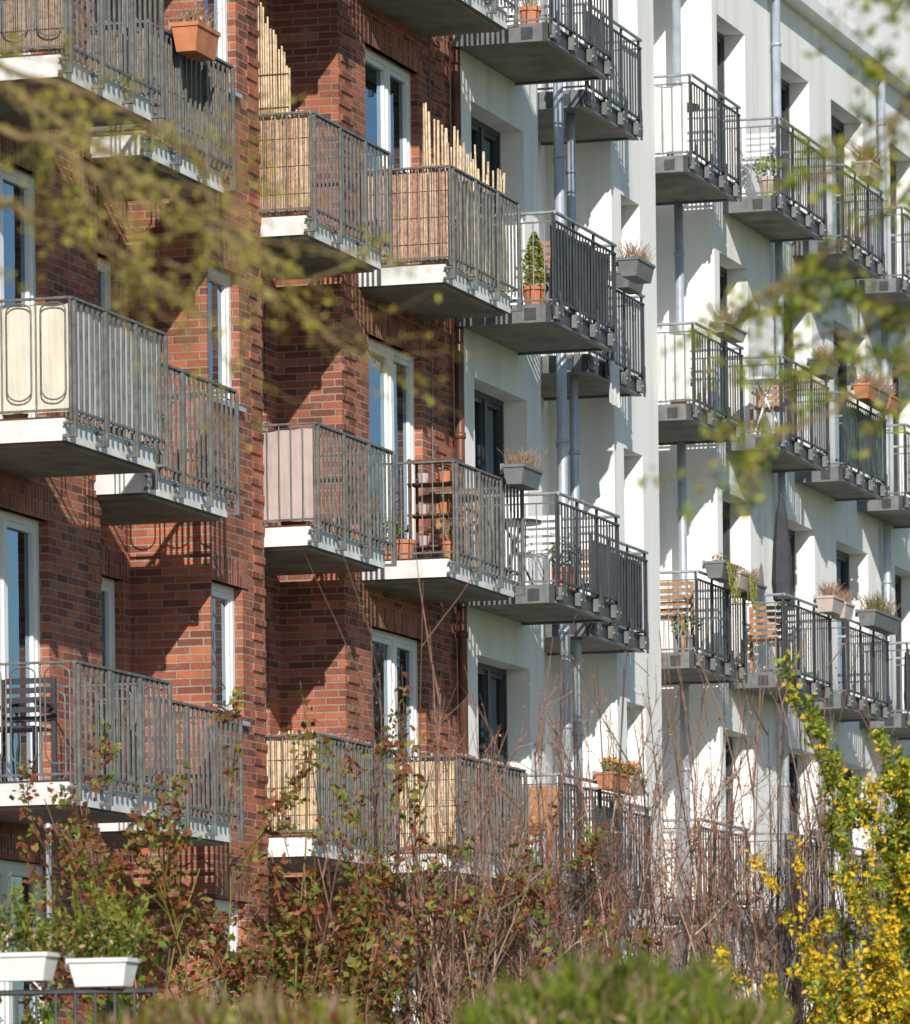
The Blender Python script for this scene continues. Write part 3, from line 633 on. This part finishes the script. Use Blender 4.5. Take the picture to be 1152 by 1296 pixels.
def tree_limbs(name, trunk, limbs, seed, bark, ks, leafn, leafs, twigs, tl, r0=.015):
    rnd = random.Random(seed); mb = MB()
    mb.tube(trunk, [.16,.13,.10,.05][:len(trunk)], 'bark', 10, False)
    for pts in limbs:
        P = [Vector(p) for p in pts]; fine = []
        for i in range(len(P)-1):
            p0 = P[max(i-1,0)]; p1 = P[i]; p2 = P[i+1]; p3 = P[min(i+2, len(P)-1)]
            for s in range(6):
                t = s/6; fine.append(.5*((2*p1)+(p2-p0)*t+(2*p0-5*p1+4*p2-p3)*t*t+(3*p1-p0-3*p2+p3)*t**3)+rv(rnd,.01))
        fine.append(P[-1]); n = len(fine)
        mb.tube(fine, [r0*(1-.88*i/n)+.002 for i in range(n)], bark, 6, False)
        for j in range(twigs):
            a = rnd.randint(n//4, n-2); d = (fine[a+1]-fine[a]).normalized()
            d = (d+rv(rnd,.45)+Vector((0,0,-.05))).normalized()
            branch(mb, fine[a], d, tl*rnd.uniform(.5,1.1), .0045, 1, bark, rnd, 6, .16, -.02, 4, ks, leafn, leafs, .5, 3, .6)
    mb.obj(name)
def W(d, l, z): return (.957*d+.29*l, -17+.29*d-.957*l, z)
# left tree: trunk stands out of the picture, limbs droop into it
T = [W(17,-3,0), W(17,-3.05,2.5), W(17.1,-2.95,5), W(17.1,-3,7.5)]
limbs = [
 [W(17.1,-2.95,4.6), W(17,-2.1,4.95), W(16.8,-1.3,4.72), W(16.9,-.8,4.42), W(17,-.35,4.15)],
 [W(17.1,-2.95,4.2), W(17.2,-2.0,4.5), W(17.1,-1.35,4.42), W(17.2,-.9,4.3), W(17.3,-.5,4.18)],
 [W(17.1,-2.95,4.9), W(17.4,-2.0,5.1), W(17.5,-1.3,4.9), W(17.6,-.95,4.78), W(17.7,-.7,4.6)],
 [W(17.1,-2.95,4.4), W(16.6,-2.0,4.7), W(16.5,-1.3,4.55), W(16.4,-1.0,4.42), W(16.4,-.75,4.25)],
 [W(17.1,-3,5.2), W(17,-3.8,6), W(17,-4.5,6.2)], [W(17.1,-3,5.6), W(18,-3.2,6.8), W(18.6,-3.4,7.6)], [W(17.1,-3,6), W(16,-3.2,7), W(15.2,-3.5,7.6)]]
tree_limbs('budding_tree', T, limbs, 11, 'bark_yellow', ['bud','leaf_olive','bud'], 13, .021, 15, .5)
T = [W(17,3,0), W(17,3.05,2.5), W(17.1,2.95,5), W(17.1,3,7.5)]
limbs = [
 [W(17,3,4.3), W(17,2.2,4.6), W(17,1.5,4.5), W(17,1.1,4.25), W(17,.85,4.05)],
 [W(17,3,3.9), W(17.2,2.1,4.1), W(17.2,1.5,4.0), W(17.1,1.2,3.85), W(17,.95,3.72)],
 [W(17,3,4.6), W(16.8,2.1,4.9), W(16.8,1.5,4.75), W(16.8,1.25,4.55), W(16.8,1.05,4.4)],
 [W(17,3,4.8), W(16.8,2.2,5.2), W(16.8,1.6,5.1), W(16.8,1.35,4.95)],
 [W(17,3,4.0), W(17.6,2.2,4.4), W(17.6,1.6,4.2), W(17.6,1.25,4.1), W(17.6,1.0,4.05)],
 [W(17,3,5.2), W(17,3.8,6), W(17,4.5,6.2)], [W(17,3,5.6), W(18,3.2,6.8), W(18.6,3.4,7.6)]]
tree_limbs('budding_tree', T, limbs, 12, 'bark_yellow', ['leaf_lime','leaf_bright','bud','leaf_lime','leaf_olive'], 12, .034, 11, .38)
# bare trees across the courtyard (reflected in the windows)
for i, (x, y, h) in enumerate(((90,-10.5,9),(104,-15,10),(125,-24,11))):
    rnd = random.Random(100+i); mb = MB()
    branch(mb, Vector((x,y,0)), Vector((0,0,1)), h*.75, .2, 4, 'bark', rnd, 6, .07, .06, 6, None, 0, .1, .55, 3, .55)
    mb.obj('bare_tree')

# ------------------------------------------------------------------ ground
mb = MB(); mb.face([(-600,-600,0),(900,-600,0),(900,600,0),(-600,600,0)], 'grass'); mb.obj('ground')
mb = MB(); mb.face([(28,-3.4,.004),(112,-3.4,.004),(112,.1,.004),(28,.1,.004)], 'paving'); mb.box(28,112,-3.5,-3.4,0,.1,'concrete'); mb.obj('pavement')

# ------------------------------------------------------------------ light
EL = math.radians(27); PH = math.radians(24)
sd = Vector((-math.cos(PH)*math.cos(EL), -math.sin(PH)*math.cos(EL), math.sin(EL)))
ld = bpy.data.lights.new('sun', 'SUN'); ld.energy = 5.0; ld.angle = math.radians(.5); ld.color = (1, .94, .84)
lo = bpy.data.objects.new('sun', ld); scene.collection.objects.link(lo); lo.rotation_euler = sd.to_track_quat('Z','Y').to_euler(); lo.location = (0,-20,40)
w = bpy.data.worlds.new('World'); scene.world = w; w.use_nodes = True; nt = w.node_tree
bg = nt.nodes['Background']; sk = nt.nodes.new('ShaderNodeTexSky'); sk.sky_type = 'NISHITA'; sk.sun_disc = False
sk.sun_elevation = EL; sk.sun_rotation = math.atan2(sd.x, sd.y); sk.air_density = 1.0; sk.dust_density = .3; sk.ozone_density = 2.5
nt.links.new(sk.outputs[0], bg.inputs[0]); bg.inputs[1].default_value = .12
# ------------------------------------------------------------------ camera
al = math.atan(2274/7500)
v = Vector((math.cos(al), math.sin(al), 0)); r = Vector((math.sin(al), -math.cos(al), 0)); z = Vector((0,0,1))
mat = Matrix((( r.x, z.x, -v.x), (r.y, z.y, -v.y), (r.z, z.z, -v.z))).to_4x4()
mat = Matrix.Translation((0,-17,1.6)) @ mat @ Matrix.Rotation(-.012, 4, 'Z')
cd = bpy.data.cameras.new('camera'); co = bpy.data.objects.new('camera', cd); scene.collection.objects.link(co); co.matrix_world = mat
cd.sensor_width = 36; cd.lens = 7500/1296*36; cd.shift_y = 842/1296; cd.clip_end = 2000
cd.dof.use_dof = True; cd.dof.focus_distance = 54; cd.dof.aperture_fstop = 5.6
scene.camera = co
scene.view_settings.view_transform = 'Standard'; scene.view_settings.look = 'None'; scene.view_settings.exposure = 0
